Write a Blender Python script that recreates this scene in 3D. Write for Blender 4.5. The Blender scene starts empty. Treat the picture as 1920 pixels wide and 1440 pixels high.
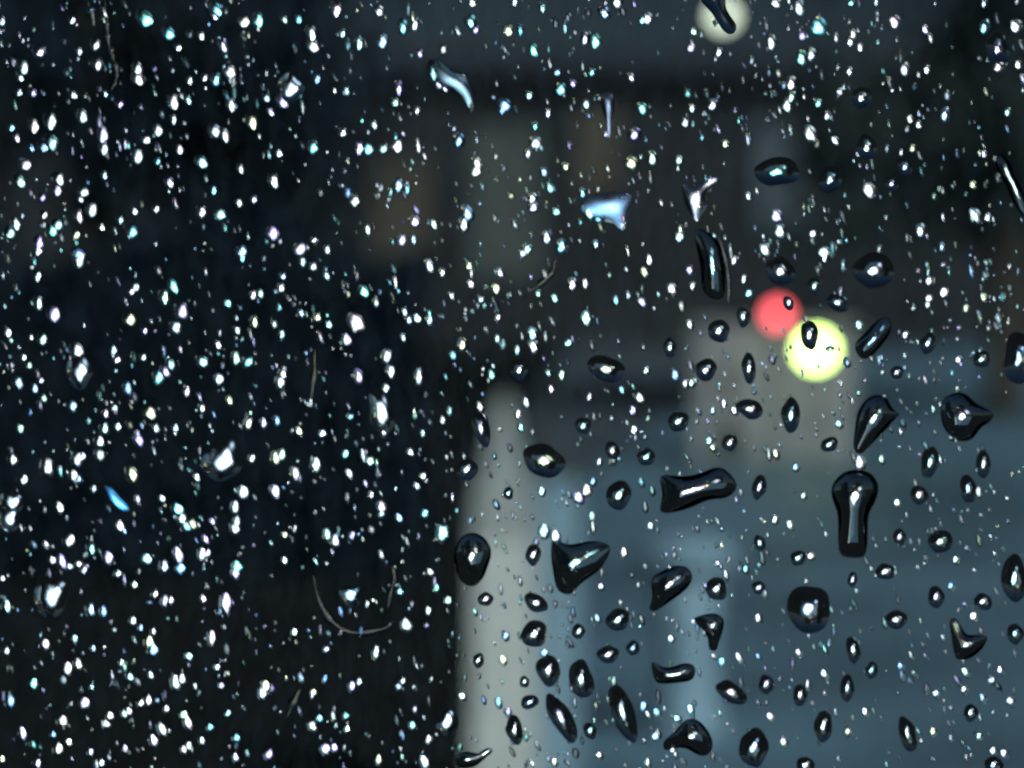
import bpy, math, random
import numpy as np
from mathutils import Vector, Matrix
R = math.radians
SC = bpy.context.scene
COL = SC.collection
rng = random.Random(11)

# ------------------------------------------------------------------ camera, sky, sun, lights, exposure
PITCH = R(2.0); CAMZ = 1.7; FPX = 8000.0; DPANE = 0.60     # a long lens close to a wet window
cam = bpy.data.cameras.new('camera'); cam.lens = 36 * FPX / 1920; cam.sensor_width = 36
cam.clip_start = 0.02; cam.clip_end = 3000
camo = bpy.data.objects.new('camera', cam); COL.objects.link(camo)
camo.location = (0, 0, CAMZ); camo.rotation_euler = (R(90) - PITCH, 0, 0)
cam.dof.use_dof = True; cam.dof.focus_distance = DPANE + 0.036; cam.dof.aperture_fstop = 24
SC.camera = camo

SUN_EL, SUN_AZ = R(32), R(150)      # behind the camera, to the right
w = bpy.data.worlds.new('World'); SC.world = w; w.use_nodes = True
nt = w.node_tree; bg = nt.nodes['Background']
sky = nt.nodes.new('ShaderNodeTexSky'); sky.sky_type = 'NISHITA'; sky.sun_disc = False
sky.sun_elevation = SUN_EL; sky.sun_rotation = SUN_AZ; sky.ozone_density = 7; sky.dust_density = 0; sky.altitude = 1500
nt.links.new(sky.outputs['Color'], bg.inputs['Color']); bg.inputs['Strength'].default_value = 0.0048
sun = bpy.data.lights.new('sun', 'SUN'); sun.energy = 2.8; sun.angle = R(0.5); sun.color = (0.74, 0.90, 1.0)
suno = bpy.data.objects.new('sun', sun); COL.objects.link(suno)
sd = Vector((math.sin(SUN_AZ) * math.cos(SUN_EL), math.cos(SUN_AZ) * math.cos(SUN_EL), math.sin(SUN_EL)))
suno.rotation_euler = sd.to_track_quat('Z', 'Y').to_euler()
# unseen lamp beside the lens, added as two lights to twin each glint
for (lx, lz, en, colr, ln) in ((0.06, 0.07, 30, (0.86, 0.93, 1.0), 0.15), (-0.07, -0.065, 19, (0.70, 0.94, 1.0), 0.12)):
    L = bpy.data.lights.new('glint_light', 'AREA'); L.shape = 'RECTANGLE'; L.size = 0.03; L.size_y = ln
    L.energy = en; L.color = colr
    o = bpy.data.objects.new('glint_light', L); COL.objects.link(o)
    o.matrix_world = Matrix.Translation((lx, -0.03, CAMZ + lz)) @ Matrix.Rotation(R(90), 4, 'X') @ Matrix.Rotation(R(27), 4, 'Z')
SC.view_settings.view_transform = 'Standard'; SC.view_settings.look = 'None'
SC.view_settings.exposure = 0; SC.view_settings.gamma = 1; SC.view_settings.use_curve_mapping = False
SC.render.engine = 'CYCLES'
cy = SC.cycles
cy.max_bounces = 5; cy.transmission_bounces = 5; cy.use_light_tree = False; cy.transparent_max_bounces = 12; cy.diffuse_bounces = 1; cy.glossy_bounces = 2
cy.caustics_reflective = False; cy.caustics_refractive = False; cy.sample_clamp_indirect = 6
cy.filter_width = 1.8; cy.use_denoising = True; cy.use_adaptive_sampling = False

# ------------------------------------------------------------------ geometry of the view
FW = Vector((0, math.cos(PITCH), -math.sin(PITCH))); UP = Vector((0, math.sin(PITCH), math.cos(PITCH))); RT = Vector((1, 0, 0))
CAM = Vector((0, 0, CAMZ))
HORIZON = 720 - FPX * math.tan(PITCH)
def ray(x, y): return FW + RT * ((x - 960) / FPX) + UP * ((720 - y) / FPX)
def at(x, y, D): return CAM + ray(x, y) * D            # a point D metres out
def gnd(x, y):                                          # where that line of sight meets the ground
    d = ray(x, y); return CAM + d * (-CAMZ / d.z)
TILT = R(2.5)                                           # the pane leans back a little
PN = Vector((0, -math.cos(TILT), math.sin(TILT))); PU = Vector((0, math.sin(TILT), math.cos(TILT)))
P0 = CAM + FW * DPANE
PX = DPANE / FPX                                        # metres on the glass for one unit of the layout
def on_pane(x, y):
    d = ray(x, y); return CAM + d * ((P0 - CAM).dot(PN) / d.dot(PN))
def pane_matrix(p):
    m = Matrix.Identity(4)
    for i, v in enumerate((RT, PU, PN)):
        for k in range(3): m[k][i] = v[k]
    m.translation = p
    return m

# ------------------------------------------------------------------ materials
def mat(name):
    m = bpy.data.materials.new(name); m.use_nodes = True; t = m.node_tree; t.nodes.clear()
    out = t.nodes.new('ShaderNodeOutputMaterial'); return m, t, out
def principled(name, c1, c2=None, rough=0.7, scale=6.0, bump=0.2, spec=0.12, detail=6):
    m, t, out = mat(name); b = t.nodes.new('ShaderNodeBsdfPrincipled'); t.links.new(b.outputs[0], out.inputs[0])
    b.inputs['Roughness'].default_value = rough; b.inputs['Specular IOR Level'].default_value = spec
    tc = t.nodes.new('ShaderNodeTexCoord'); n = t.nodes.new('ShaderNodeTexNoise')
    n.inputs['Scale'].default_value = scale; n.inputs['Detail'].default_value = detail
    t.links.new(tc.outputs['Object'], n.inputs['Vector'])
    r = t.nodes.new('ShaderNodeValToRGB'); r.color_ramp.elements[0].position = 0.3; r.color_ramp.elements[1].position = 0.72
    r.color_ramp.elements[0].color = (*c1, 1); r.color_ramp.elements[1].color = (*(c2 or c1), 1)
    t.links.new(n.outputs['Fac'], r.inputs[0]); t.links.new(r.outputs[0], b.inputs['Base Color'])
    if bump:
        bp = t.nodes.new('ShaderNodeBump'); bp.inputs['Strength'].default_value = bump
        t.links.new(n.outputs['Fac'], bp.inputs['Height']); t.links.new(bp.outputs[0], b.inputs['Normal'])
    return m
def emission(name, c, s):
    m, t, out = mat(name); e = t.nodes.new('ShaderNodeEmission'); e.inputs[0].default_value = (*c, 1); e.inputs[1].default_value = s
    t.links.new(e.outputs[0], out.inputs[0]); return m
def water_material():
    m, t, out = mat('water_drop')
    rf = t.nodes.new('ShaderNodeBsdfRefraction'); rf.inputs['IOR'].default_value = 1.33; rf.inputs['Roughness'].default_value = 0.0
    gl = t.nodes.new('ShaderNodeBsdfGlossy'); gl.distribution = 'BECKMANN'
    a = t.nodes.new('ShaderNodeAttribute'); a.attribute_name = 'tint'
    t.links.new(a.outputs['Color'], gl.inputs['Color'])
    r = t.nodes.new('ShaderNodeAttribute'); r.attribute_name = 'gloss'
    t.links.new(r.outputs['Fac'], gl.inputs['Roughness'])
    mx = t.nodes.new('ShaderNodeMixShader')
    mx.inputs[0].default_value = 0.03; t.links.new(rf.outputs[0], mx.inputs[1]); t.links.new(gl.outputs[0], mx.inputs[2])
    t.links.new(mx.outputs[0], out.inputs[0]); return m
def pane_material():
    m, t, out = mat('window_glass')
    tr = t.nodes.new('ShaderNodeBsdfTransparent'); tr.inputs[0].default_value = (0.985, 0.995, 0.99, 1)
    df = t.nodes.new('ShaderNodeBsdfDiffuse'); df.inputs[0].default_value = (0.42, 0.62, 0.74, 1)      # a thin smeary film of grime
    tc = t.nodes.new('ShaderNodeTexCoord'); mp = t.nodes.new('ShaderNodeMapping'); mp.inputs['Scale'].default_value = (420, 130, 1); mp.inputs['Rotation'].default_value = (0, 0, R(12))
    n = t.nodes.new('ShaderNodeTexNoise'); n.inputs['Scale'].default_value = 1.0; n.inputs['Detail'].default_value = 9; n.inputs['Roughness'].default_value = 0.75
    t.links.new(tc.outputs['Object'], mp.inputs[0]); t.links.new(mp.outputs[0], n.inputs['Vector'])
    mr = t.nodes.new('ShaderNodeMapRange'); mr.inputs[1].default_value = 0.42; mr.inputs[2].default_value = 0.85; mr.inputs[3].default_value = 0.0; mr.inputs[4].default_value = 0.0009
    t.links.new(n.outputs['Fac'], mr.inputs[0])
    mx = t.nodes.new('ShaderNodeMixShader')
    t.links.new(mr.outputs[0], mx.inputs[0]); t.links.new(tr.outputs[0], mx.inputs[1]); t.links.new(df.outputs[0], mx.inputs[2])
    t.links.new(mx.outputs[0], out.inputs[0]); return m
def wet_base_material():
    m, t, out = mat('water_against_glass')
    rf = t.nodes.new('ShaderNodeBsdfRefraction'); rf.inputs['IOR'].default_value = 1.33; rf.inputs['Roughness'].default_value = 0.0
    t.links.new(rf.outputs[0], out.inputs[0]); return m
M_WATER = water_material(); M_WETBASE = wet_base_material(); M_PANE = pane_material()
M_GROUND = principled('dark_earth', (0.004, 0.005, 0.005), (0.012, 0.013, 0.013), 0.9, 3)
M_ROAD = principled('wet_concrete', (0.05, 0.078, 0.092), (0.18, 0.285, 0.345), 0.6, 0.55, 0.1)
M_VERGE = principled('dim_gravel', (0.05, 0.06, 0.065), (0.12, 0.14, 0.145), 0.9, 1.5, 0.2)
M_POST = principled('pale_render', (0.52, 0.52, 0.45), (0.66, 0.65, 0.57), 0.8, 9, 0.15)
M_CAP = principled('grey_stone', (0.26, 0.265, 0.25), (0.44, 0.44, 0.39), 0.9, 7, 0.3)  # greyer than the shaft, so the pier darkens towards its top
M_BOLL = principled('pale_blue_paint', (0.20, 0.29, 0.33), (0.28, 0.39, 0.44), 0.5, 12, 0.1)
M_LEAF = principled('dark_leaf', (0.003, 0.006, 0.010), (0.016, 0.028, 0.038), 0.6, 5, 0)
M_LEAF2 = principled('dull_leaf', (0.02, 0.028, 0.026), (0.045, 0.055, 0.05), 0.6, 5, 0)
M_BARK = principled('brown_bark', (0.035, 0.028, 0.02), (0.08, 0.065, 0.045), 0.9, 14, 0.6)
M_WALL = principled('dark_render', (0.018, 0.019, 0.02), (0.035, 0.036, 0.036), 0.9, 1.2, 0.2)
M_ROOF = principled('slate_roof', (0.02, 0.022, 0.026), (0.04, 0.045, 0.05), 0.7, 4)
M_OLIVE = principled('olive_door', (0.06, 0.066, 0.058), (0.10, 0.105, 0.088), 0.7, 2)
M_BROWN = principled('brown_door', (0.07, 0.055, 0.038), (0.10, 0.08, 0.055), 0.7, 2)
M_BLUEGREY = principled('blue_grey_panel', (0.10, 0.12, 0.13), (0.14, 0.16, 0.17), 0.7, 2)  # panel colour stands in for a dimly lit window pane
M_LOW = principled('halo_wall_render', (0.22, 0.215, 0.205), (0.35, 0.33, 0.31), 0.85, 5)
M_METAL = principled('dark_metal', (0.03, 0.032, 0.035), (0.05, 0.052, 0.055), 0.5, 20, 0)
M_RED = emission('red_glow', (1.0, 0.11, 0.13), 7.0)
M_LAMP = emission('greenish_white_glow', (0.68, 1.0, 0.25), 13.0)
M_CREAM = emission('cream_glow', (0.86, 1.0, 0.78), 3.4)

# ------------------------------------------------------------------ helpers
def tag(o, label=None, cat=None, group=None, kind=None):
    if label: o['label'] = label
    if cat: o['category'] = cat
    if group: o['group'] = group
    if kind: o['kind'] = kind
    return o
def mesh_obj(name, verts, faces, m, parent=None, loc=None, smooth=False):
    me = bpy.data.meshes.new(name); me.from_pydata([tuple(v) for v in verts], [], faces); me.materials.append(m)
    if smooth: me.polygons.foreach_set('use_smooth', [True] * len(me.polygons))
    o = bpy.data.objects.new(name, me); COL.objects.link(o)
    if loc is not None: o.location = loc
    if parent: o.parent = parent
    return o
def empty(name, loc):
    o = bpy.data.objects.new(name, None); COL.objects.link(o); o.location = loc; return o
def box(x0, x1, y0, y1, z0, z1, bev=0.0):
    v = [(x, y, z) for x in (x0, x1) for y in (y0, y1) for z in (z0, z1)]
    f = [(0, 1, 3, 2), (4, 6, 7, 5), (0, 4, 5, 1), (2, 3, 7, 6), (0, 2, 6, 4), (1, 5, 7, 3)]
    return v, f
def lathe(prof, n=24, square=False):
    v = []; f = []
    for r, z in prof:
        for i in range(n):
            a = 2 * math.pi * (i + (0.5 if square else 0)) / n; v.append((r * math.cos(a), r * math.sin(a), z))
    for k in range(len(prof) - 1):
        for i in range(n):
            j = (i + 1) % n; f.append((k * n + i, k * n + j, (k + 1) * n + j, (k + 1) * n + i))
    f.append(tuple(reversed(range(n)))); f.append(tuple((len(prof) - 1) * n + i for i in range(n)))
    return v, f
def sphere_prof(r, zc, n=14):
    return [(max(r * math.sin(math.pi * k / n), 0.001), zc - r * math.cos(math.pi * k / n)) for k in range(n + 1)]
def leaves(points, size, r):
    v = []; f = []
    for p in points:
        a = Vector((r.gauss(0, 1), r.gauss(0, 1), r.gauss(0, 1))).normalized(); b = a.orthogonal().normalized()
        s = size * r.uniform(0.6, 1.4); k = len(v); c = Vector(p)
        q = a.cross(b)
        v += [c - b * s, c + q * s * 0.55, c + b * s, c - q * s * 0.55]; f.append((k, k + 1, k + 2, k + 3))
    return v, f

# ------------------------------------------------------------------ the setting
v = [(-900, -60, 0), (900, -60, 0), (900, 2500, 0), (-900, 2500, 0)]
tag(mesh_obj('ground', v, [(0, 1, 2, 3)], M_GROUND), 'dark wet ground beyond the window', None, None, 'structure')
edge = [(1075, 1520), (1060, 1440), (1040, 1150), (1050, 1000), (1130, 860), (1330, 740), (1600, 660), (2600, 600), (2500, 1000), (2250, 1560)]
pts = [gnd(x, y) for x, y in edge]
v = [(p.x, p.y, 0.004) for p in pts]
tag(mesh_obj('road', v, [tuple(range(len(v)))], M_ROAD), 'blue grey wet road on the right beyond the glass', None, None, 'structure')

edge = [(985, 1100), (975, 900), (1000, 740), (1100, 620), (1350, 560), (1700, 535), (2700, 525), (2600, 595), (1600, 655), (1325, 735), (1125, 855), (1045, 995), (1035, 1145)]
v = [(p.x, p.y, 0.004) for p in (gnd(x, y) for x, y in edge)]
tag(mesh_obj('verge', v, [tuple(range(len(v)))], M_VERGE), 'dim gravel verge along the far edge of the road', None, None, 'structure')
# far low building with doors
D = 66.0
def zx(x, y, D): p = at(x, y, D); return p.x, p.z
bx0, bx1 = at(-300, 0, D).x, at(2300, 0, D).x; bz1 = at(0, 150, D).z
root = empty('low_building', (0, D, 0)); tag(root, 'dark low building with dim doors across the far side of the road', 'building')
vv, ff = box(bx0, bx1, 0, 6, 0, bz1); mesh_obj('wall', vv, ff, M_WALL, root)
vv = [(bx0 - .3, -.4, bz1 - .05), (bx1 + .3, -.4, bz1 - .05), (bx1 + .3, 3, bz1 + .5), (bx0 - .3, 3, bz1 + .5), (bx0 - .3, 6.4, bz1 - .05), (bx1 + .3, 6.4, bz1 - .05)]
mesh_obj('roof', vv, [(0, 1, 2, 3), (3, 2, 5, 4), (0, 3, 4), (1, 5, 2), (0, 4, 5, 1)], M_ROOF, root)
for nm, x0, x1, y0, y1, mt, lab in (('door', 880, 1015, 235, 520, M_OLIVE, 'olive grey door'), ('door', 700, 810, 290, 500, M_BROWN, 'brown door'),
                           ('door', 1080, 1160, 200, 360, M_BROWN, 'brown hatch high in the wall'), ('panel', 1420, 1515, 225, 420, M_BLUEGREY, 'blue grey dim-window shutter')):
    a = zx(x0, y1, D); b = zx(x1, y0, D)
    vv, ff = box(a[0], b[0], -0.08, 0.02, max(a[1], 0.02), b[1]); o = mesh_obj(nm, vv, ff, mt, root); o['label'] = lab
    fr = []; ffr = []
    for q in ((a[0] - .08, a[0] - .002, max(a[1], .02), b[1] + .08), (b[0] + .002, b[0] + .08, max(a[1], .02), b[1] + .08), (a[0] - .002, b[0] + .002, b[1] + .002, b[1] + .08)):
        k = len(fr); p_, f_ = box(q[0], q[1], -0.12, 0.02, q[2], q[3]); fr += p_; ffr += [tuple(i + k for i in g) for g in f_]
    mesh_obj('frame', fr, ffr, M_ROOF, o)

# pale gate pier
D = 12.6; p = at(946, 1000, D); hw = 118 / FPX * D / 2
root = empty('gate_pier', (p.x, p.y, 0)); tag(root, 'pale rendered gate pier with pointed cap left of the road', 'gate pier')
zt = at(955, 1010, D).z; zp = at(955, 690, D).z
s2 = hw * math.sqrt(2)
vv, ff = lathe([(s2 * 1.04, 0), (s2 * 1.04, .25), (s2, .28), (s2, zt)], 4, True); mesh_obj('shaft', vv, ff, M_POST, root)
vv, ff = box(hw + .01, hw + .01 + 75 / FPX * D, -.03, .03, .04, at(955, 900, D).z); mesh_obj('sky_cast_slab', vv, ff, M_BOLL, root)  # added slab: its pale blue stands in for reflected sky
zz = lambda q: at(955, q, D).z
vv, ff = lathe([(s2 * .99, zt + .002), (s2 * .96, zz(960)), (s2 * .85, zz(910)), (s2 * .6, zz(860)), (s2 * .4, zz(810)), (s2 * .28, zz(770)), (s2 * .1, zz(740))], 4, True)
mesh_obj('cap', vv, ff, M_CAP, root)

# pale blue bollard
D = 14.5; p = at(1292, 1100, D)
root = empty('bollard', (p.x, p.y, 0)); tag(root, 'pale blue bollard standing on the road right of the gate pier', 'bollard')
r0 = 60 / FPX * D; zt = at(0, 1010, D).z
vv, ff = lathe([(r0 * 1.15, 0), (r0 * 1.15, .03), (r0, .05), (r0 * .8, zt * .45), (r0, zt - .12)], 24); mesh_obj('shaft', vv, ff, M_BOLL, root, smooth=True)
vv, ff = lathe([(r0, zt - .118), (r0 * 1.6, zt - .09), (r0 * 1.6, zt - .05), (r0 * 1.2, zt - .01), (r0 * .3, zt + .012)], 24); mesh_obj('cap', vv, ff, M_BOLL, root, smooth=True)

# wall added behind the lamps, lit by them to stand for their halo
D = 32.0
a = at(1305, 622, D); b = at(1600, 622, D)
root = empty('halo_wall', ((a.x + b.x) / 2, D, 0)); tag(root, 'pale wall added to catch the halo of the red and greenish white lamps', 'wall')
hw = (b.x - a.x) / 2
vv, ff = box(-hw, hw, 0, .25, 0, a.z); mesh_obj('wall', vv, ff, M_LOW, root)
vv, ff = box(-hw - .04, hw + .04, -.04, .29, a.z + .002, a.z + .06); mesh_obj('coping', vv, ff, M_LOW, root)

def lamp(name, x, y, D, r, m, lab):
    p = at(x, y, D); root = empty(name, (p.x, p.y, 0)); tag(root, lab, 'lamp')
    vv, ff = lathe(sphere_prof(r, p.z), 28); mesh_obj('globe', vv, ff, m, root, smooth=True)
    vv, ff = lathe([(.06, 0), (.06, .03), (.025, .05), (.025, p.z - r - .03), (.05, p.z - r - .03), (.05, p.z - r - .002)], 14); mesh_obj('post', vv, ff, M_METAL, root, smooth=True)
    return root
lamp('red_lamp', 1458, 590, 31.4, 0.062, M_RED, 'round red lamp glowing up and left of the greenish white one')
lamp('globe_lamp', 1530, 656, 31.0, 0.108, M_LAMP, 'glaring white globe lamp with yellow green rim')
lamp('street_lamp', 1356, 30, 48.0, 0.11, M_CREAM, 'cream globe street lamp at the top edge, crossed by a dark trickle')

# hedge and trees, all dark
r = random.Random(3)
D = 21.0; a = at(-420, 0, D).x; b = at(800, 0, D).x; zt = at(0, 470, D).z
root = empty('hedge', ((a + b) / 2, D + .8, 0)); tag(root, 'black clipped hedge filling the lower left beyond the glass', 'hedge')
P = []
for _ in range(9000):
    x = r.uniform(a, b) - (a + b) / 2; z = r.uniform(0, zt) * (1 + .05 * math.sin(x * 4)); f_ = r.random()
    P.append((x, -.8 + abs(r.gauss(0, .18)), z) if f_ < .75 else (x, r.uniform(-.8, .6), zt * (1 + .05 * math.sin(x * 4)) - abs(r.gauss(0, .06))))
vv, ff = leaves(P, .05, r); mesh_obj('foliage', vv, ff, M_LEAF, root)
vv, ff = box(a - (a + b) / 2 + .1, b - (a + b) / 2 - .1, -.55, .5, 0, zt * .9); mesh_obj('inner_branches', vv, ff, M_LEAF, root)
def tree(x, base_y, D, rt, crown, n, size, lab, m, zlow):
    p = at(x, 400, D); root = empty('tree', (p.x, D, 0)); tag(root, lab, 'tree')
    H = crown[2] + crown[3] * .4
    pr = [(rt * 1.5, 0), (rt * 1.1, .25), (rt, 1.2), (rt * .9, 2.2), (rt * .6, H * .8), (rt * .2, H)]
    vv, ff = lathe(pr, 14); vv = [(q[0] + .06 * math.sin(q[2] * 1.7), q[1] + .05 * math.cos(q[2] * 1.3), q[2]) for q in vv]
    k0 = len(vv)
    for i in range(9):
        an = i * 2.4; z0 = zlow + (H - zlow) * (i / 9) ** 1.0; ln = crown[0] * .7; k = len(vv)
        st = Vector((0, 0, z0)); en = st + Vector((math.cos(an) * ln, math.sin(an) * ln, ln * .5))
        d = (en - st).normalized(); u = d.orthogonal().normalized(); w_ = d.cross(u)
        for q, rr in ((st, rt * .45), (en, rt * .1)):
            for j in range(5): vv.append(tuple(q + (u * math.cos(j * 1.2566) + w_ * math.sin(j * 1.2566)) * rr))
        for j in range(5): ff.append((k + j, k + (j + 1) % 5, k + 5 + (j + 1) % 5, k + 5 + j))
    mesh_obj('trunk', vv, ff, M_BARK, root, smooth=True)
    cl = [(r.uniform(-1, 1), r.uniform(-1, 1), r.uniform(-1, 1), r.uniform(.25, .45)) for _ in range(38)]
    P = []
    while len(P) < n:
        c = r.choice(cl); g = [c[i] + r.gauss(0, c[3] * .45) for i in range(3)]
        q = (g[0] * crown[0], g[1] * crown[1], crown[2] + g[2] * crown[3])
        if q[2] > zlow: P.append(q)
    vv, ff = leaves(P, size, r); mesh_obj('crown', vv, ff, m, root)
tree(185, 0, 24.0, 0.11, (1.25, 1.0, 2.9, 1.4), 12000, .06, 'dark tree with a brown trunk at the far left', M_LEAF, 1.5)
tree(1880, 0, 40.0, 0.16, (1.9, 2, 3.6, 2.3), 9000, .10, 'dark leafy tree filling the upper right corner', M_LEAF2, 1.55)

# ------------------------------------------------------------------ the window pane
W2, H2 = 0.16, 0.125
vv, ff = box(-W2, W2, -H2, H2, -0.006, 0.0)
o = mesh_obj('window_pane', vv, ff, M_PANE); o.matrix_world = pane_matrix(P0)
tag(o, 'clear rain speckled window pane across the whole view', 'window')

# ------------------------------------------------------------------ raindrops
def spline(pts, n):
    m = len(pts); out = []
    for i in range(n):
        s = i * m / n; k = int(s); u = s - k
        p0, p1, p2, p3 = (pts[(k + j - 1) % m] for j in range(4))
        out.append(tuple(.5 * ((2 * p1[c]) + (p2[c] - p0[c]) * u + (2 * p0[c] - 5 * p1[c] + 4 * p2[c] - p3[c]) * u * u + (-p0[c] + 3 * p1[c] - 3 * p2[c] + p3[c]) * u ** 3) for c in (0, 1)))
    return out
def ellipse_outline(rx, ry, rot, wob, n, r):
    ph = [r.uniform(0, 6.28) for _ in range(4)]; am = [wob * r.uniform(.4, 1) / (k + 1) ** .6 for k in range(4)]
    out = []
    for i in range(n):
        t = 2 * math.pi * i / n; k = 1 + sum(am[j] * math.sin((j + 2) * t + ph[j]) for j in range(4))
        x = rx * k * math.cos(t); y = ry * k * math.sin(t)
        out.append((x * math.cos(rot) - y * math.sin(rot), x * math.sin(rot) + y * math.cos(rot)))
    return out
def dome(outline, H, rings, p=2.2, sag=.08, gap=.00012):
    """closed dome over an outline (layout units, y up, about the centre); returns metres in the pane's frame"""
    n = len(outline); V = []; F = []
    rmean = sum(math.hypot(*q) for q in outline) / n
    ts = [math.sin(.5 * math.pi * (k + 1) / rings) if rings > 3 else (k + 1) / rings for k in range(rings)]
    V.append((0, -sag * rmean * PX, H * rmean * PX + gap))
    for t in ts:
        for q in outline:
            V.append((q[0] * t * PX, (q[1] * t - sag * rmean * (1 - t)) * PX, H * rmean * max(0, 1 - t ** p) * PX + gap))
    for i in range(n): F.append((0, 1 + i, 1 + (i + 1) % n))
    for k in range(rings - 1):
        a = 1 + k * n; b = a + n
        for i in range(n):
            j = (i + 1) % n; F.append((a + i, b + i, b + j, a + j))
    F.append(tuple(reversed(range(1 + (rings - 1) * n, 1 + rings * n))))
    return V, F
def membrane(outline, H, rings=11, gap=.00012):
    """the same for odd outlines: water held by its skin (a solved height field)"""
    V, F = dome(outline, H, rings, 2, 0, gap)
    o = np.array(outline); lo = o.min(0) - 2; hi = o.max(0) + 2; N = 72
    s = max(hi - lo) / N; nx = int((hi[0] - lo[0]) / s) + 2; ny = int((hi[1] - lo[1]) / s) + 2
    gx, gy = np.meshgrid(lo[0] + s * np.arange(nx), lo[1] + s * np.arange(ny)); ins = np.zeros(gx.shape, bool)
    for i in range(len(o)):
        (x1, y1), (x2, y2) = o[i], o[i - 1]
        c = ((y1 > gy) != (y2 > gy)); xi = (x2 - x1) * (gy - y1) / ((y2 - y1) or 1e-9) + x1; ins ^= c & (gx < xi)
    h = np.zeros(gx.shape)
    for _ in range(1400):
        q = .25 * (np.roll(h, 1, 0) + np.roll(h, -1, 0) + np.roll(h, 1, 1) + np.roll(h, -1, 1)) + 1
        h = np.where(ins, q, 0)
    h /= h.max()
    area = ins.sum() * s * s; rad = math.sqrt(area / math.pi)
    out = []
    for k, (x, y, z) in enumerate(V):
        u = (x / PX - lo[0]) / s; v_ = (y / PX - lo[1]) / s; i = min(max(int(u), 0), nx - 2); j = min(max(int(v_), 0), ny - 2); u -= i; v_ -= j
        hh = (h[j, i] * (1 - u) + h[j, i + 1] * u) * (1 - v_) + (h[j + 1, i] * (1 - u) + h[j + 1, i + 1] * u) * v_
        if k >= 1 + (rings - 1) * len(outline): hh = 0
        hh = max(hh, 0) ** .85 * (.9 + .15 * math.exp(-.8 * (x * x + y * y) / (rad * PX) ** 2))
        out.append((x, y, gap + H * rad * hh * PX))
    return out, F
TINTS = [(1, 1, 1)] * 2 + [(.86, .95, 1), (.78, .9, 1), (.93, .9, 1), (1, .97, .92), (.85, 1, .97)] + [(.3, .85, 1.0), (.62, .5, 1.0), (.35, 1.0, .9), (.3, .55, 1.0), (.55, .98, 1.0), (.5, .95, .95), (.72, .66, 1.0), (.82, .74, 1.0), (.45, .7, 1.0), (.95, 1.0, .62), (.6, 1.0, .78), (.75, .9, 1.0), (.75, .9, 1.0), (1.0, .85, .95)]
def attrs(me, tint, gloss):
    me.attributes.new('tint', 'FLOAT_COLOR', 'POINT'); me.attributes.new('gloss', 'FLOAT', 'POINT')
    n = len(me.vertices); a = me.attributes['tint']; b = me.attributes['gloss']
    if isinstance(tint, list):
        a.data.foreach_set('color', [c for t in tint for c in (*t, 1)]); b.data.foreach_set('value', gloss)
    else:
        a.data.foreach_set('color', [*tint, 1] * n); b.data.foreach_set('value', [gloss] * n)

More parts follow.
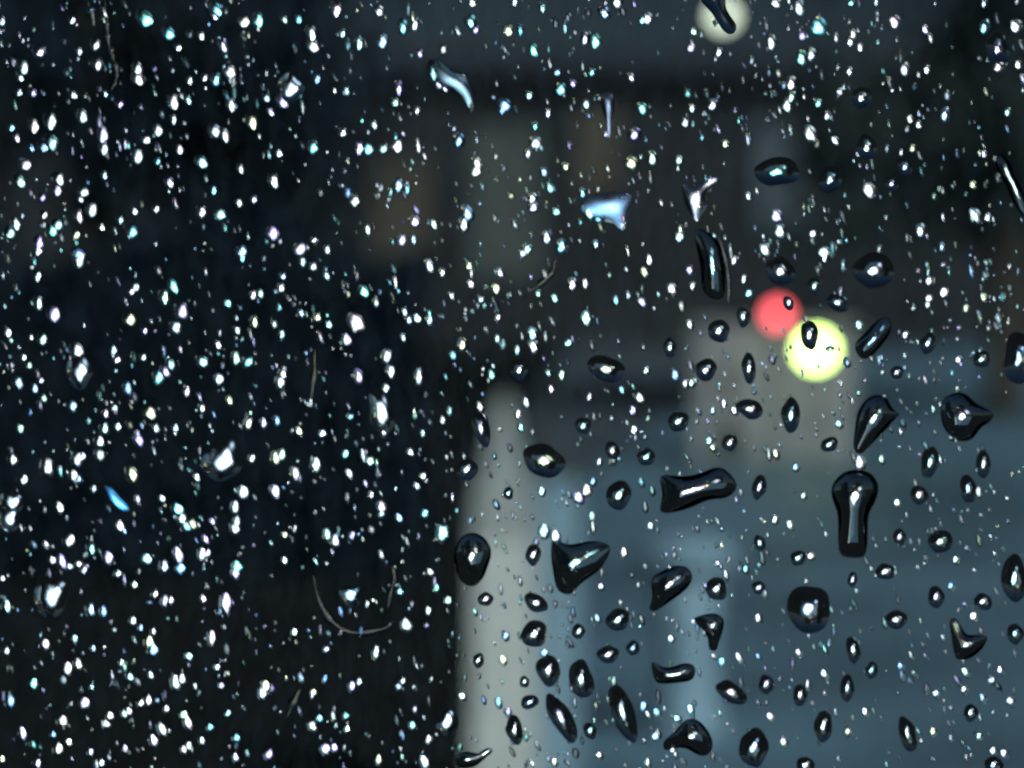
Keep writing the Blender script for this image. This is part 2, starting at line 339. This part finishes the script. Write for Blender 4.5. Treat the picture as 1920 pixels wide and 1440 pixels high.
# drops seen as little more than a glint: x, y, size 0-4, in tiles of the layout (three times enlarged)
SMALL = {
(0,0): """810,100,3 945,185,2 403,110,1 510,60,1 215,290,2 128,375,2 110,435,1 105,518,1 182,520,1 440,285,1 535,250,2 545,360,2 408,530,1 478,540,0 460,650,2 60,715,1 90,775,1 185,705,2 280,680,3 285,800,3 240,825,2 172,830,1 137,925,2 105,1020,2 325,1005,2 318,1070,2 235,1110,1 465,1080,2 450,1120,1 512,1178,2 440,1215,2 245,1210,1 85,1255,2 50,1310,2 318,1265,2 290,1295,2 215,1365,2 210,1410,1 425,1320,1 568,1278,1 575,755,2 580,835,2 585,985,1 672,585,1 770,385,2 770,440,2 970,395,0 868,385,0 1065,450,1 1150,437,1 1212,445,2 1290,400,2 1252,255,2 1000,265,1 1130,200,1 1212,50,2 1205,90,1 1370,120,2 1450,108,2 1597,108,1 1678,105,1 1750,185,2 1757,255,2 1890,50,2 1585,570,2 1497,550,1 1520,628,1 1783,442,1 1297,587,2 1415,685,2 1205,735,2 1260,757,2 1055,560,1 972,570,2 975,670,1 885,732,2 818,785,1 770,875,2 1008,840,1 885,905,1 1130,910,2 950,1025,2 1352,950,1 1537,1015,2 1567,860,1 1760,828,2 1200,1070,1 1342,1140,1 1427,1120,1 1133,1190,2 1235,1205,2 875,1175,1 752,1185,1 675,1235,1 740,1303,2 1530,1310,2 1357,1415,2 1685,1400,2 1765,1350,1 1840,1405,1 435,1430,2 790,600,0 1035,690,0 705,730,0 1050,765,0 8,115,1 125,225,0""",
(640,0): """210,60,2 345,150,2 412,135,1 230,228,2 97,238,2 5,185,1 440,300,1 520,400,3 555,445,3 580,480,2 672,450,2 322,497,2 28,508,1 302,575,1 425,620,1 572,275,1 725,120,2 755,165,1 975,5,1 938,168,2 1130,45,1 1478,70,2 1695,110,1 1722,100,2 1370,215,2 1428,228,2 1080,280,2 1215,405,1 1235,500,2 1302,470,1 1410,405,1 1630,435,1 1055,535,1 855,545,0 917,590,2 903,622,1 1162,635,1 1378,585,1 1693,610,2 1650,755,2 1090,710,1 1093,803,2 1050,862,1 182,700,1 330,665,0 150,742,0 8,745,1 100,830,2 148,835,2 235,835,1 312,817,2 660,790,2 762,915,2 757,960,2 320,1040,2 370,1063,1 75,1130,2 1262,937,1 1632,917,2 1750,890,2 1140,965,1 1173,1055,1 1073,1115,2 1080,1165,2 1357,1085,1 1395,1190,3 1450,1210,2 1525,1140,3 1560,1175,2 1600,1110,1 1580,1260,1 708,1200,3 688,1260,2 412,1245,2 518,1260,1 147,1290,1 340,1350,2 405,1345,1 1210,1190,1 1155,1335,2 1045,1400,2 1020,1425,1 1238,1385,2 1432,1375,1 1905,1330,2 1900,900,1 1345,1250,0 265,1120,0 35,905,0 735,10,1 1550,5,2""",
(1280,0): """525,15,2 657,40,2 767,148,3 675,200,1 595,160,0 500,235,2 950,15,1 1090,8,1 1195,120,2 1365,165,1 1095,105,0 1697,15,1 1700,150,2 1780,375,2 1878,145,2 1890,362,1 670,325,2 725,305,2 960,190,1 945,232,1 1000,265,1 612,470,2 613,545,2 590,590,2 938,402,1 1128,400,0 1250,388,2 1375,390,1 885,515,1 765,580,1 815,650,1 1280,670,1 1330,703,1 1477,645,2 1830,630,1 52,610,1 170,590,2 295,622,0 15,690,1 205,290,1 45,268,1 62,175,1 720,755,3 858,790,1 1295,835,1 1635,1040,1 1052,1070,2 1650,1215,2 1718,1225,1 1340,1300,2 530,1215,2 550,1300,2 735,1315,1 465,1405,2 800,1420,2 240,810,1 370,1105,1 935,1165,0 1145,1225,0 1460,1390,1 155,1020,1""",
(0,480): """440,15,3 207,115,1 215,265,2 297,327,3 235,470,2 40,430,1 760,175,1 738,200,1 972,170,2 922,230,2 1020,310,3 985,400,2 725,357,2 812,420,1 430,530,3 130,570,1 160,615,1 228,700,1 192,745,1 242,800,1 97,712,2 635,530,1 655,585,1 715,745,2 405,845,2 958,610,2 928,652,2 888,685,2 803,570,1 1048,765,1 1228,692,2 1225,500,1 1135,595,2 1325,575,2 1393,597,2 1430,372,2 1332,417,1 1422,220,1 1463,212,1 1590,115,1 1580,180,1 1693,322,1 1785,345,1 1848,385,1 1835,110,1 1585,440,1 1590,665,2 1575,710,2 1290,815,1 1135,857,1 1395,945,2 1480,940,1 1558,928,1 1680,985,1 1812,1000,1 838,885,2 640,858,1 593,888,1 585,972,2 660,960,1 775,1035,2 875,970,1 985,968,1 557,1045,2 558,1120,2 110,970,1 68,1145,2 430,1145,2 460,1130,1 262,1190,3 410,1235,2 440,1255,1 127,1260,2 740,1230,3 1205,1120,2 1415,1140,1 1550,1140,2 1582,1120,2 1775,1175,2 1660,1225,2 1105,1245,1 1365,1330,2 1545,1325,2 525,1310,1 773,1370,1 910,1365,1 330,1415,2 995,1425,2 1320,1415,2 168,880,0 1360,10,1 1278,265,1 1350,290,0 1700,30,1 1760,60,1""",
(640,480): """125,200,2 80,375,3 28,470,2 255,565,2 278,650,2 97,680,2 435,682,2 250,745,1 237,980,2 495,55,2 568,92,1 718,55,1 892,95,1 728,157,1 870,182,1 620,225,1 785,245,1 320,195,0 355,315,1 380,360,1 425,350,1 495,360,1 348,460,1 680,500,2 628,560,1 877,465,1 845,670,1 1075,440,2 1080,510,2 1277,490,1 990,530,1 1300,160,2 1372,155,1 1108,213,1 1200,238,1 1545,250,1 1693,260,1 1378,350,2 1860,185,2 1733,22,1 1705,90,1 1240,670,1 1165,660,1 1180,750,1 1715,645,1 1700,515,0 1880,670,1 1578,755,1 1680,800,1 1395,795,1 1040,825,1 995,890,1 1010,965,1 1075,990,0 780,850,1 800,915,1 570,925,1 50,905,1 415,900,0 22,1115,1 160,1155,2 390,1105,1 43,1225,1 460,1240,1 425,1295,1 168,1345,1 225,1415,2 1640,870,1 1648,980,1 1520,915,0 1725,915,0 1450,1160,1 1415,1270,1 1380,1320,2 1335,1360,2 1128,1325,1""",
(1280,480): """290,25,1 40,80,1 55,170,1 345,130,1 375,210,1 40,385,1 290,870,1 170,870,1 15,720,1 50,715,1 905,255,1 1130,405,1 995,390,1 1255,445,1 1553,585,1 1125,655,0 1025,700,0 990,770,0 885,780,0 880,945,1 170,1080,1 150,1040,1 525,1115,1 637,1190,1 680,1350,1 1000,1165,2 1120,1145,1 1210,1390,1 1390,140,1 1375,50,0 1325,85,0 1390,240,1 1380,275,1 1475,205,1 1467,50,0 1595,295,1 1695,235,1 1300,295,0 1555,405,0 1720,408,0 1840,60,0 1690,130,0 1545,745,0 800,10,1""",
(0,960): """25,80,2 668,80,2 255,185,1 385,165,2 290,272,1 345,280,2 388,307,1 440,295,1 470,330,1 512,212,2 605,260,2 820,265,2 660,350,1 755,412,1 1020,40,2 1045,80,2 1080,70,2 1193,55,1 1330,60,2 1320,95,2 1155,155,1 1000,245,2 1010,320,2 922,310,2 1135,240,2 1165,235,1 1330,310,2 1322,345,2 1600,275,1 1600,130,1 1840,130,2 1885,165,2 10,375,1 35,535,2 508,555,2 580,565,2 870,465,1 925,505,2 958,500,1 1143,490,1 1268,520,3 840,510,0 745,615,1 862,675,1 835,735,2 858,780,2 790,655,1 250,745,2 418,713,1 522,770,1 437,860,2 375,885,2 683,850,1 730,932,1 848,920,1 183,970,2 55,1070,2 470,1080,2 790,1080,1 832,1065,2 985,965,2 1020,945,2 697,1140,1 722,1125,1 615,1150,1 595,1195,1 348,1180,2 1030,1145,1 1055,1190,2 935,1110,1 912,1230,2 862,1290,2 125,1250,2 298,1255,1 383,1298,1 325,1340,2 508,1355,1 702,1335,1 1060,1320,1 1033,1340,1 1135,1290,1 1180,1215,1 1328,1275,1 1325,1385,1 1510,1370,2 1280,1135,1 1243,980,1 1220,875,1 1190,715,2 1060,815,1 1492,985,2 1475,1025,2 1835,775,1 1760,1020,1 1797,1165,1 1758,1210,2 1830,1340,2 1880,1330,1 1890,1205,0 1655,680,1 1490,645,0 210,1420,1 10,1395,1 567,1415,1 35,785,1 640,665,0""",
(640,960): """60,135,1 570,125,3 500,340,1 535,430,1 600,500,1 490,560,1 330,450,1 398,520,0 365,640,2 195,795,2 480,640,0 925,700,1 910,835,1 1143,795,1 680,1040,1 885,1075,1 1140,110,2 1205,140,2 1440,600,1 1700,1095,1 1775,1130,1 1865,1340,1 1770,1265,1 1450,1370,1 1590,230,1 1740,80,1 1855,715,1 1460,420,1 1200,1410,1 1725,1415,1 1890,1165,1 210,1400,1 490,1285,1 470,1415,2 60,985,2 100,960,1 345,955,1 322,985,1 400,1205,1 25,1150,1 33,1225,1 225,10,1 325,35,1 470,10,1""",
(1280,960): """220,95,0 520,45,1 605,75,1 722,250,1 355,322,1 1540,270,1 1360,290,0 1600,205,0 1512,420,1 1640,590,1 425,600,1 318,822,1 222,845,1 655,795,1 970,730,1 800,915,1 800,1020,0 1228,870,1 1300,905,0 1595,905,1 1790,895,1 1585,1000,1 1430,1025,1 1690,1050,1 1745,950,1 1030,1130,1 495,1155,1 1410,1240,1 930,1240,1 1670,1265,1 570,1300,1 45,1115,1 1750,1350,1 1812,1365,1 1850,1070,1""",
}
# drops whose dark body shows: x, y, half width, half height, turn in degrees
BODY = {
(0,0): "1632,495,75,85,0",
(1280,0): "1005,550,55,62 1035,830,58,70 530,965,125,85,0 830,1010,62,80,-20 1250,940,40,52 1175,1035,36,45 1770,275,62,95,15",
(0,480): "445,650,75,95,10 62,1385,68,72 1250,1150,110,120",
(640,480): "1490,635,110,72,-25 785,970,46,105,18 705,1200,55,66 1140,1150,122,88,-15 1360,955,44,50 1525,1095,40,55 1715,1130,48,52 1560,1345,75,78 940,1335,30,36 1895,930,55,62 1848,515,38,55 225,880,70,130,18 1000,640,50,60",
(1280,480): "550,85,92,72,-35 740,170,36,52 1075,80,112,105 340,340,38,56 203,420,66,62 130,640,62,64 372,630,42,84,8 378,860,76,56,-20 608,895,56,95 597,262,28,46 712,442,54,82 830,520,26,18 870,262,66,44,-25 1378,490,42,62 1683,580,46,52 1205,655,36,40 825,1060,50,42 265,1050,42,48 430,1300,40,70 1330,1345,48,56 1390,1160,50,92,-8 1690,1170,38,88 1605,1310,46,80,5 1890,575,92,142,0",
(0,960): "48,35,70,75 285,475,100,115",
(640,960): "50,470,60,66 810,490,42,42 1080,240,44,60 1095,510,76,46,-30 1085,685,76,74,35 770,835,34,40 1165,890,68,86,25 1350,940,66,115,8 1030,955,26,36 1060,1068,52,40 975,1225,48,82 595,1185,56,78 1240,1160,56,160,28 1585,1130,66,165,18 1555,605,72,58 1500,800,60,52 1335,672,38,42 1640,765,36,44 1400,1230,38,46",
(1280,960): "433,175,32,46 650,258,44,44 427,425,36,40 190,432,62,66 710,545,122,138,0 1220,140,36,48 1450,165,68,66 1140,335,55,48 955,380,28,44 1425,478,46,62 1690,505,52,46,-30 1865,375,72,138,8 1200,605,62,54 1870,685,46,60,10 958,775,40,75 1062,890,34,50 275,1015,90,56,-35 470,970,42,56 660,1030,40,62 925,990,42,72 1620,1130,42,48 790,1205,54,84 1265,1250,48,100 400,1325,82,110 690,1425,50,50 1750,1425,56,50",
}
# odd-shaped ones: name, tile, centre, outline, label
SPECIAL = [
 ((1280,480),(965,1320),[(970,1200),(1060,1220),(1105,1300),(1080,1390),(1045,1450),(1040,1560),(1030,1685),(960,1695),(880,1680),(875,1540),(870,1440),(845,1380),(835,1300),(890,1225)],'the keyhole-shaped drop','dark keyhole-shaped raindrop with straight tail on the blue grey road',0.57,.24),
 ((640,960),(1290,280),[(1185,150),(1230,165),(1290,185),(1400,160),(1500,180),(1510,230),(1450,330),(1350,400),(1300,460),(1250,460),(1210,430),(1190,330),(1180,250)],'the dark heart-shaped drop','dark three-cornered heart-shaped raindrop just right of the pale pier',0.49,.24,(.6,1,1)),
 ((640,960),(1850,420),[(1745,380),(1790,340),(1870,305),(1940,310),(1975,360),(1950,420),(1880,480),(1810,530),(1760,560),(1730,540),(1750,480)],'the bean-shaped drop','black bean-shaped raindrop at the top of the pale blue bollard',0.57,.24,(.85,.75,1)),
 ((640,960),(1860,915),[(1745,840),(1800,870),(1860,870),(1920,850),(1980,860),(1990,910),(1960,950),(1880,960),(1800,965),(1760,940)],'the flat dark drop by the bollard foot','flat dark two-lobed raindrop near the foot of the pale blue bollard',0.57,.24),
 ((1280,480),(1580,900),[(1450,860),(1470,800),(1530,770),(1590,775),(1640,820),(1690,850),(1750,880),(1730,930),(1680,960),(1640,1020),(1580,1045),(1510,1020),(1460,950)],'the big black pear-shaped drop','big black raindrop with a blunt point to the right, near right edge',0.59,.24,(.85,.78,1)),
 ((1280,480),(1075,900),[(1000,850),(1040,800),(1100,780),(1150,800),(1180,860),(1225,885),(1190,920),(1150,970),(1100,1020),(1060,1060),(1000,1120),(960,1080),(970,980),(980,900)],'the bird-shaped drop','black bird-shaped raindrop below right of the white globe lamp',0.57,.24,(.8,1,.85)),
 ((1280,480),(70,1325),[(-130,1230),(0,1240),(100,1220),(180,1190),(240,1200),(310,1290),(250,1360),(150,1370),(60,1410),(-40,1440),(-130,1440),(-110,1340)],'the long fish-shaped drop','wide dark fish-shaped raindrop above the pale blue bollard',0.54,.24,(.9,.82,1)),
 ((1280,960),(1595,735),[(1500,610),(1540,600),(1570,650),(1600,690),(1650,690),(1715,700),(1690,760),(1640,810),(1570,835),(1530,810),(1515,720)],'the tooth-shaped drop','dark tooth-shaped raindrop with two points at lower right',0.57,.24,(1,1,1)),
 ((640,960),(725,245),[(640,190),(680,130),(740,115),(800,140),(840,200),(840,260),(815,330),(790,380),(740,420),(680,400),(645,340),(630,250)],'the big black drop on the pier edge','big black raindrop on the left edge of the pale pier',0.59,.24,(1,1,1)),
 ((1280,960),(50,1280),[(-110,1290),(-50,1240),(0,1180),(60,1160),(120,1200),(170,1290),(150,1360),(90,1370),(20,1330),(-50,1330),(-100,1340)],'the humped drop at the bottom','humped dark raindrop below the bollard near the bottom edge',0.57,.24,(.9,.92,1)),
 ((1280,480),(1070,470),[(1000,570),(970,500),(1040,420),(1100,360),(1160,350),(1170,420),(1120,500),(1050,570)],'the blue slanting drop','deep blue slanting raindrop right of the white globe lamp',0.54,.24,(.4,.75,1)),
 ((1280,960),(170,650),[(60,600),(110,580),(180,570),(230,600),(230,660),(210,720),(190,780),(150,770),(140,700),(90,640)],'the hooked drop','hooked dark raindrop against the middle of the pale blue bollard',0.57,.24),
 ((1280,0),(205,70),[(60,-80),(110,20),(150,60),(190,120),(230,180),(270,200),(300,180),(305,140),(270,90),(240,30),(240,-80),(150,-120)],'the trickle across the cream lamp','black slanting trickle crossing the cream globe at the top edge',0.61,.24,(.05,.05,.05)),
 ((1280,0),(1840,1000),[(1760,880),(1800,870),(1840,920),(1860,980),(1900,1050),(1940,1150),(1950,1240),(1900,1200),(1850,1120),(1820,1040),(1770,960)],'the slanting trickle at the right edge','dark slanting trickle at the upper right edge',0.54,.24,(.8,1,1)),
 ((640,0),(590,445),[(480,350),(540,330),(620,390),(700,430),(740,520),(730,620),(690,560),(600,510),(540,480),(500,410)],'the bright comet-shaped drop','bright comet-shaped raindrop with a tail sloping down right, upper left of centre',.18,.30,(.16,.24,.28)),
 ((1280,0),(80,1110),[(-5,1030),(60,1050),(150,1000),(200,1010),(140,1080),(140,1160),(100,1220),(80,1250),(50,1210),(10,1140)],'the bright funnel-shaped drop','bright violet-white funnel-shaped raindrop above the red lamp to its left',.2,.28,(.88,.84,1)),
 ((1280,480),(155,40),[(70,-130),(110,-150),(190,-100),(230,0),(240,120),(230,230),(160,240),(110,180),(100,60),(80,-40)],'the long black drop under the funnel','long black raindrop hanging under the bright funnel-shaped one',0.57,.24,(.5,.95,1)),
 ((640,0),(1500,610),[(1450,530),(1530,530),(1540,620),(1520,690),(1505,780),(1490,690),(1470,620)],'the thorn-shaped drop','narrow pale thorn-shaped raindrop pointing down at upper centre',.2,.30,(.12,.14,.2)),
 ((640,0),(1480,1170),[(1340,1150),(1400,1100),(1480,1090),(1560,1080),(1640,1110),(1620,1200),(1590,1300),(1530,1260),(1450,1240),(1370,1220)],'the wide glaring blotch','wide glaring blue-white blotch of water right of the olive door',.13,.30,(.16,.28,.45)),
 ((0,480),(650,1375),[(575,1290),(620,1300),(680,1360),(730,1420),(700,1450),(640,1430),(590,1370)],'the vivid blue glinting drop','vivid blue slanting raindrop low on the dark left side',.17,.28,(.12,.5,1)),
 ((640,960),(720,1385),[(640,1370),(700,1345),(770,1360),(800,1335),(840,1325),(850,1350),(820,1375),(790,1400),(750,1430),(680,1440),(640,1420)],'the spoon-shaped drop','spoon-shaped dark raindrop at the foot of the pale pier by bottom edge',0.57,.24),
]
SR = (5.5, 8.5, 12.5, 17, 25)
drops = []      # dicts: x, y (layout), outline, area, H, tint, gloss, label
def add(x, y, out, H, gloss, tint=None, label=None, short=None, p=2.2, kind='glint', sag=.08):
    ar = abs(sum(out[i][0] * out[(i + 1) % len(out)][1] - out[(i + 1) % len(out)][0] * out[i][1] for i in range(len(out)))) / 2
    drops.append(dict(x=x, y=y, out=out, H=H, gloss=gloss, tint=tint or rng.choice(TINTS), label=label, short=short, p=p, area=ar, kind=kind, sag=sag))
for (tx, ty), s in SMALL.items():
    for e in s.split():
        q = [float(c) for c in e.split(',')]
        x = tx + q[0] / 3; y = ty + q[1] / 3; k = int(q[2])
        rr = SR[k] * rng.uniform(.88, 1.12); asp = rng.uniform(1.15, 1.6)
        out = ellipse_outline(rr / asp ** .5, rr * asp ** .5, R(rng.uniform(8, 32)), .09, 12 if k < 3 else 18, rng)
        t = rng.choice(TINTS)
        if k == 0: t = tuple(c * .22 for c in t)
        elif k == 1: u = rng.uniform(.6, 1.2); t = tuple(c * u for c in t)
        add(x, y, out, rng.uniform(.12, .18), rng.uniform(.25, .30), t)
for (tx, ty), s in BODY.items():
    for e in s.split():
        q = [float(c) for c in e.split(',')]
        x = tx + q[0] / 3; y = ty + q[1] / 3; rx, ry = q[2] / 3, q[3] / 3; rot = R(q[4]) if len(q) > 4 else R(rng.uniform(-10, 20))
        big = max(rx, ry)
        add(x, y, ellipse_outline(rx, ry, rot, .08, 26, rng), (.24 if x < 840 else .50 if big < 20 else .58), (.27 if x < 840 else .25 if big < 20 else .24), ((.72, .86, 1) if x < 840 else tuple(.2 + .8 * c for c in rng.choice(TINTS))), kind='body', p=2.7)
for sp in SPECIAL:
    (tx, ty), (cx, cyy), pts, short, label, H, gl = sp[:7]
    out = [(q[0] / 3, -q[1] / 3) for q in spline([(a - cx, b - cyy) for a, b in pts], 36)]
    for _ in range(1): out = [tuple(.25 * out[i - 1][c] + .5 * out[i][c] + .25 * out[(i + 1) % 36][c] for c in (0, 1)) for i in range(36)]
    add(tx + cx / 3, ty + cyy / 3, out, H, gl, sp[7] if len(sp) > 7 else (1, 1, 1), label, short, 2.3, 'special')

# the 300 largest are things of their own
drops.sort(key=lambda d: -(d['area'] + (1e6 if d['kind'] == 'special' else 0)))
inview = [d for d in drops if -10 < d['x'] < 1930 and -10 < d['y'] < 1450]
own = inview[:300]; ids = {id(d) for d in own}
LAND = [  # further landmarks among the plain drops: x, y, short, label
 (544,165,'the glaring upper-left drop','glaring blue-white round raindrop, the brightest at upper left'),
 (1457,322,'the teal drop','large dark raindrop with teal glint above the red lamp', (.3, 1, .85)),
 (1517,1142,'the big round drop at lower right','big round dark raindrop on the road right of the bollard'),
 (1518,627,'the black drop on the white lamp','black oval raindrop in front of the white globe lamp'),
 (148,697,'the glaring mid-left drop','glaring white raindrop with pale blur at the left, half-way down'),
 (20,970,'the bright left-edge drop','bright bluish raindrop touching the left edge, two thirds down'),
 (715,773,'the long glaring drop left of the pier','long glaring white raindrop above and left of the pale pier'),
 (657,1117,'the blue-glint drop on the dark side','round raindrop with pale blue glint left of the pale pier', (.45, .75, 1)),
 (1020,863,'the dark oval atop the pier','wide dark oval raindrop at the right of the pale pier top'),
 (1637,508,'the large drop above the lamp','large dark raindrop above and right of the white globe lamp'),
 (95,1118,'the ringed drop at lower left','large ringed raindrop with one round glint at lower left'),
 (1870,92,'the glaring upper-right drop','glaring white raindrop in the upper right corner'),
 (1137,692,'the dark wedge left of the lamps','dark wedge-like raindrop between pale pier and red lamp'),
 (1168,1337,'the long slanting black drop','long black slanting raindrop between pier and bollard at the bottom'),
 (1910,672,'the black drop at the right edge','tall black raindrop cut by the right edge, half-way down'),
 (1413,1402,'the dark bottom drop right of the bollard','dark tall raindrop by the bottom edge right of the bollard'),
]
for x, y, short, label, *tn in LAND:
    d = min((e for e in own if not e['label']), key=lambda e: (e['x'] - x) ** 2 + (e['y'] - y) ** 2 - e['area'] * .3)
    d['label'] = label; d['short'] = short
    if tn: d['tint'] = tn[0]
marks = [(d['x'], d['y'], d['short']) for d in own if d['short']] + [(1458, 590, 'the red lamp'), (1530, 656, 'the white globe lamp'), (1356, 30, 'the cream lamp')]
SECT = ('right of', 'up right of', 'above', 'up left of', 'left of', 'down left of', 'below', 'down right of')
ORD = ('nearest', 'second nearest', 'third nearest', 'fourth nearest', 'fifth nearest', 'sixth nearest', 'seventh nearest', 'eighth nearest', 'ninth nearest', 'tenth nearest') + tuple('%dth nearest' % k for k in range(11, 40))
book = {}
for d in own:
    if d['label']: continue
    m = min(marks, key=lambda q: (q[0] - d['x']) ** 2 + (q[1] - d['y']) ** 2)
    s = int(round(math.atan2(m[1] - d['y'], d['x'] - m[0]) / (math.pi / 4))) % 8
    book.setdefault((m, s), []).append(d)
for (m, s), L in book.items():
    L.sort(key=lambda d: math.hypot(d['x'] - m[0], d['y'] - m[1]))
    for k, d in enumerate(L):
        look = ('dark ' if d['x'] > 850 and d['y'] > 430 else 'glinting ') if d['kind'] == 'body' else 'bright '
        size = 'large ' if d['area'] > 2200 else 'middling ' if d['area'] > 700 else 'small '
        d['label'] = '%s%sdrop %s %s, %s' % (size, look, SECT[s], m[2], ORD[k])
for d in own:
    V, F = membrane(d['out'], d['H']) if d['kind'] == 'special' else dome(d['out'], d['H'], 9 if d['area'] > 900 else 6, d['p'], d['sag'])
    me = bpy.data.meshes.new('raindrop'); me.from_pydata(V, [], F); me.materials.append(M_WATER)
    sm = [True] * len(me.polygons); sm[-1] = False; me.materials.append(M_WETBASE); me.polygons[len(sm) - 1].material_index = 1
    me.polygons.foreach_set('use_smooth', sm); attrs(me, d['tint'], d['gloss'])
    o = bpy.data.objects.new('raindrop', me); COL.objects.link(o); o.matrix_world = pane_matrix(on_pane(d['x'], d['y']))
    tag(o, d['label'], 'raindrop', 'raindrops on the window pane')

# every other droplet: one mass
V = []; F = []; T = []; G = []; SMO = []
inv = pane_matrix(P0).inverted()
def mass(x, y, out, H, rings, tint, gloss, p=2.2):
    c = inv @ on_pane(x, y); v, f = dome(out, H, rings, p); k = len(V)
    V.extend((a[0] + c.x, a[1] + c.y, a[2]) for a in v); F.extend(tuple(i + k for i in g) for g in f)
    T.extend([tint] * len(v)); G.extend([gloss] * len(v)); SMO.extend([True] * (len(f) - 1) + [False])
for d in drops:
    if id(d) not in ids: mass(d['x'], d['y'], d['out'], d['H'], 5, d['tint'], d['gloss'], d['p'])
r = random.Random(77)
for _ in range(8200):
    x = r.uniform(-380, 2300); y = r.uniform(-330, 1770)
    dark = 1.0 if x < 850 else .95
    if r.random() > dark * (.55 + .45 * math.sin(x * .013 + 2 * math.sin(y * .006)) * math.sin(y * .017 + 1.5 * math.sin(x * .008))) * 1.3: continue
    rr = min(9, 2.6 + r.expovariate(1 / 1.8)); asp = r.uniform(1.3, 3.0)
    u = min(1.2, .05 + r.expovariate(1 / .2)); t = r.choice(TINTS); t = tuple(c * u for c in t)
    mass(x, y, ellipse_outline(rr / asp ** .5, rr * asp ** .5, R(r.uniform(2, 30)), .08, 9, r), r.uniform(.12, .2), 4, t, r.uniform(.26, .34))
for _ in range(260):                                   # beyond the frame the rain goes on
    x, y = r.uniform(-400, 2320), r.uniform(-350, 1790)
    if -30 < x < 1950 and -30 < y < 1470: continue
    rr = r.uniform(8, 26); mass(x, y, ellipse_outline(rr * .85, rr * 1.15, R(15), .08, 14, r), .3, 5, r.choice(TINTS), .38)
me = bpy.data.meshes.new('fine_droplets'); me.from_pydata(V, [], F); me.materials.append(M_WATER)
me.materials.append(M_WETBASE); me.polygons.foreach_set('material_index', [0 if q else 1 for q in SMO])
me.polygons.foreach_set('use_smooth', SMO); attrs(me, T, G)
o = bpy.data.objects.new('fine_droplets', me); COL.objects.link(o); o.matrix_world = pane_matrix(P0)
tag(o, 'countless fine droplets sprinkled over the whole pane', 'droplets', None, 'stuff')

# thin ridges of water added for dim arcs that film rims reflect
STREAKS = [
 ([(196,0),(200,40),(202,75),(212,110),(219,135),(216,155),(208,170)],4.5,(0.090,0.081,0.066),'brownish curved water streak beside the dark trunk at upper left'),
 ([(588,1080),(598,1125),(622,1165),(660,1186),(715,1180),(740,1165)],5,(0.078,0.069,0.060),'brownish crescent water streak low on the dark left side'),
 ([(735,1060),(740,1085),(733,1110),(728,1140)],4,(0.090,0.081,0.060),'short brownish water streak left of the big black drop on the pier'),
 ([(1042,485),(1034,512),(1010,535),(990,547)],4.5,(0.090,0.081,0.069),'curved brownish water streak above the top of the pale pier'),
 ([(1348,445),(1360,485),(1366,525),(1366,570)],4,(0.096,0.090,0.078),'thin brownish water streak beside the long black drop under the funnel'),
 ([(868,150),(880,172),(885,200),(882,212)],3.6,(0.102,0.096,0.078),'thin curved water streak below the bright comet-shaped drop'),
 ([(590,655),(589,700),(583,752)],4,(0.096,0.090,0.060),'upright olive water streak on the dark left side above the middle'),
 ([(562,1292),(552,1315),(538,1345)],6,(0.102,0.099,0.072),'short slanting olive water streak at lower left'),
 ([(164,2),(172,25),(176,50)],4.5,(0.135,0.132,0.114),'short bright water streak at the top edge over the trunk'),
 ([(186,200),(190,235),(196,262),(204,300)],3.5,(0.210,0.210,0.240),'thin pale water streak running down the trunk at left'),
 ([(1852,1262),(1866,1280),(1880,1296)],3.2,(0.240,0.300,0.300),'thin bright slanting scratch of water at lower right'),
]
def streak(path, w_, tint, label):
    w_ *= 1.9
    n = (len(path) - 1) * 6; P = []
    ext = [path[0]] + list(path) + [path[-1]]
    for i in range(n + 1):
        s = min(i / 6, len(path) - 1 - 1e-6); k = int(s); u = s - k
        p0, p1, p2, p3 = (ext[min(k + j, len(ext) - 1)] for j in range(4))
        P.append(tuple(.5 * ((2 * p1[c]) + (p2[c] - p0[c]) * u + (2 * p0[c] - 5 * p1[c] + 4 * p2[c] - p3[c]) * u * u + (-p0[c] + 3 * p1[c] - 3 * p2[c] + p3[c]) * u ** 3) for c in (0, 1)))
    c0 = P[len(P) // 2]; V = []; F = []
    for i, p in enumerate(P):
        a = P[max(i - 1, 0)]; b = P[min(i + 1, n)]; t = Vector((b[0] - a[0], -(b[1] - a[1]))).normalized(); nn = Vector((-t.y, t.x))
        ww = w_ * max(.12, math.sin(math.pi * (i + .3) / (n + .6)) ** .7) * (.62 + .38 * math.sin(i * .9 + c0[0]) * math.sin(i * .37 + c0[1]))
        for k in range(7):
            e = -1 + k / 3
            V.append((((p[0] - c0[0]) + nn.x * e * ww) * PX, (-(p[1] - c0[1]) + nn.y * e * ww) * PX, .00012 + .2 * ww * (1 - e * e) * PX))
    for i in range(n):
        for k in range(6): F.append((i * 7 + k, (i + 1) * 7 + k, (i + 1) * 7 + k + 1, i * 7 + k + 1))
        F.append((i * 7, i * 7 + 6, (i + 1) * 7 + 6, (i + 1) * 7))
    me = bpy.data.meshes.new('water_streak'); me.from_pydata(V, [], F); me.materials.append(M_WATER)
    me.polygons.foreach_set('use_smooth', [True] * len(me.polygons)); attrs(me, tuple(c * .36 for c in tint), .3)
    o = bpy.data.objects.new('water_streak', me); COL.objects.link(o); o.matrix_world = pane_matrix(on_pane(*c0))
    tag(o, label, 'water streak', 'water streaks on the window pane')
for s in STREAKS: streak(*s)
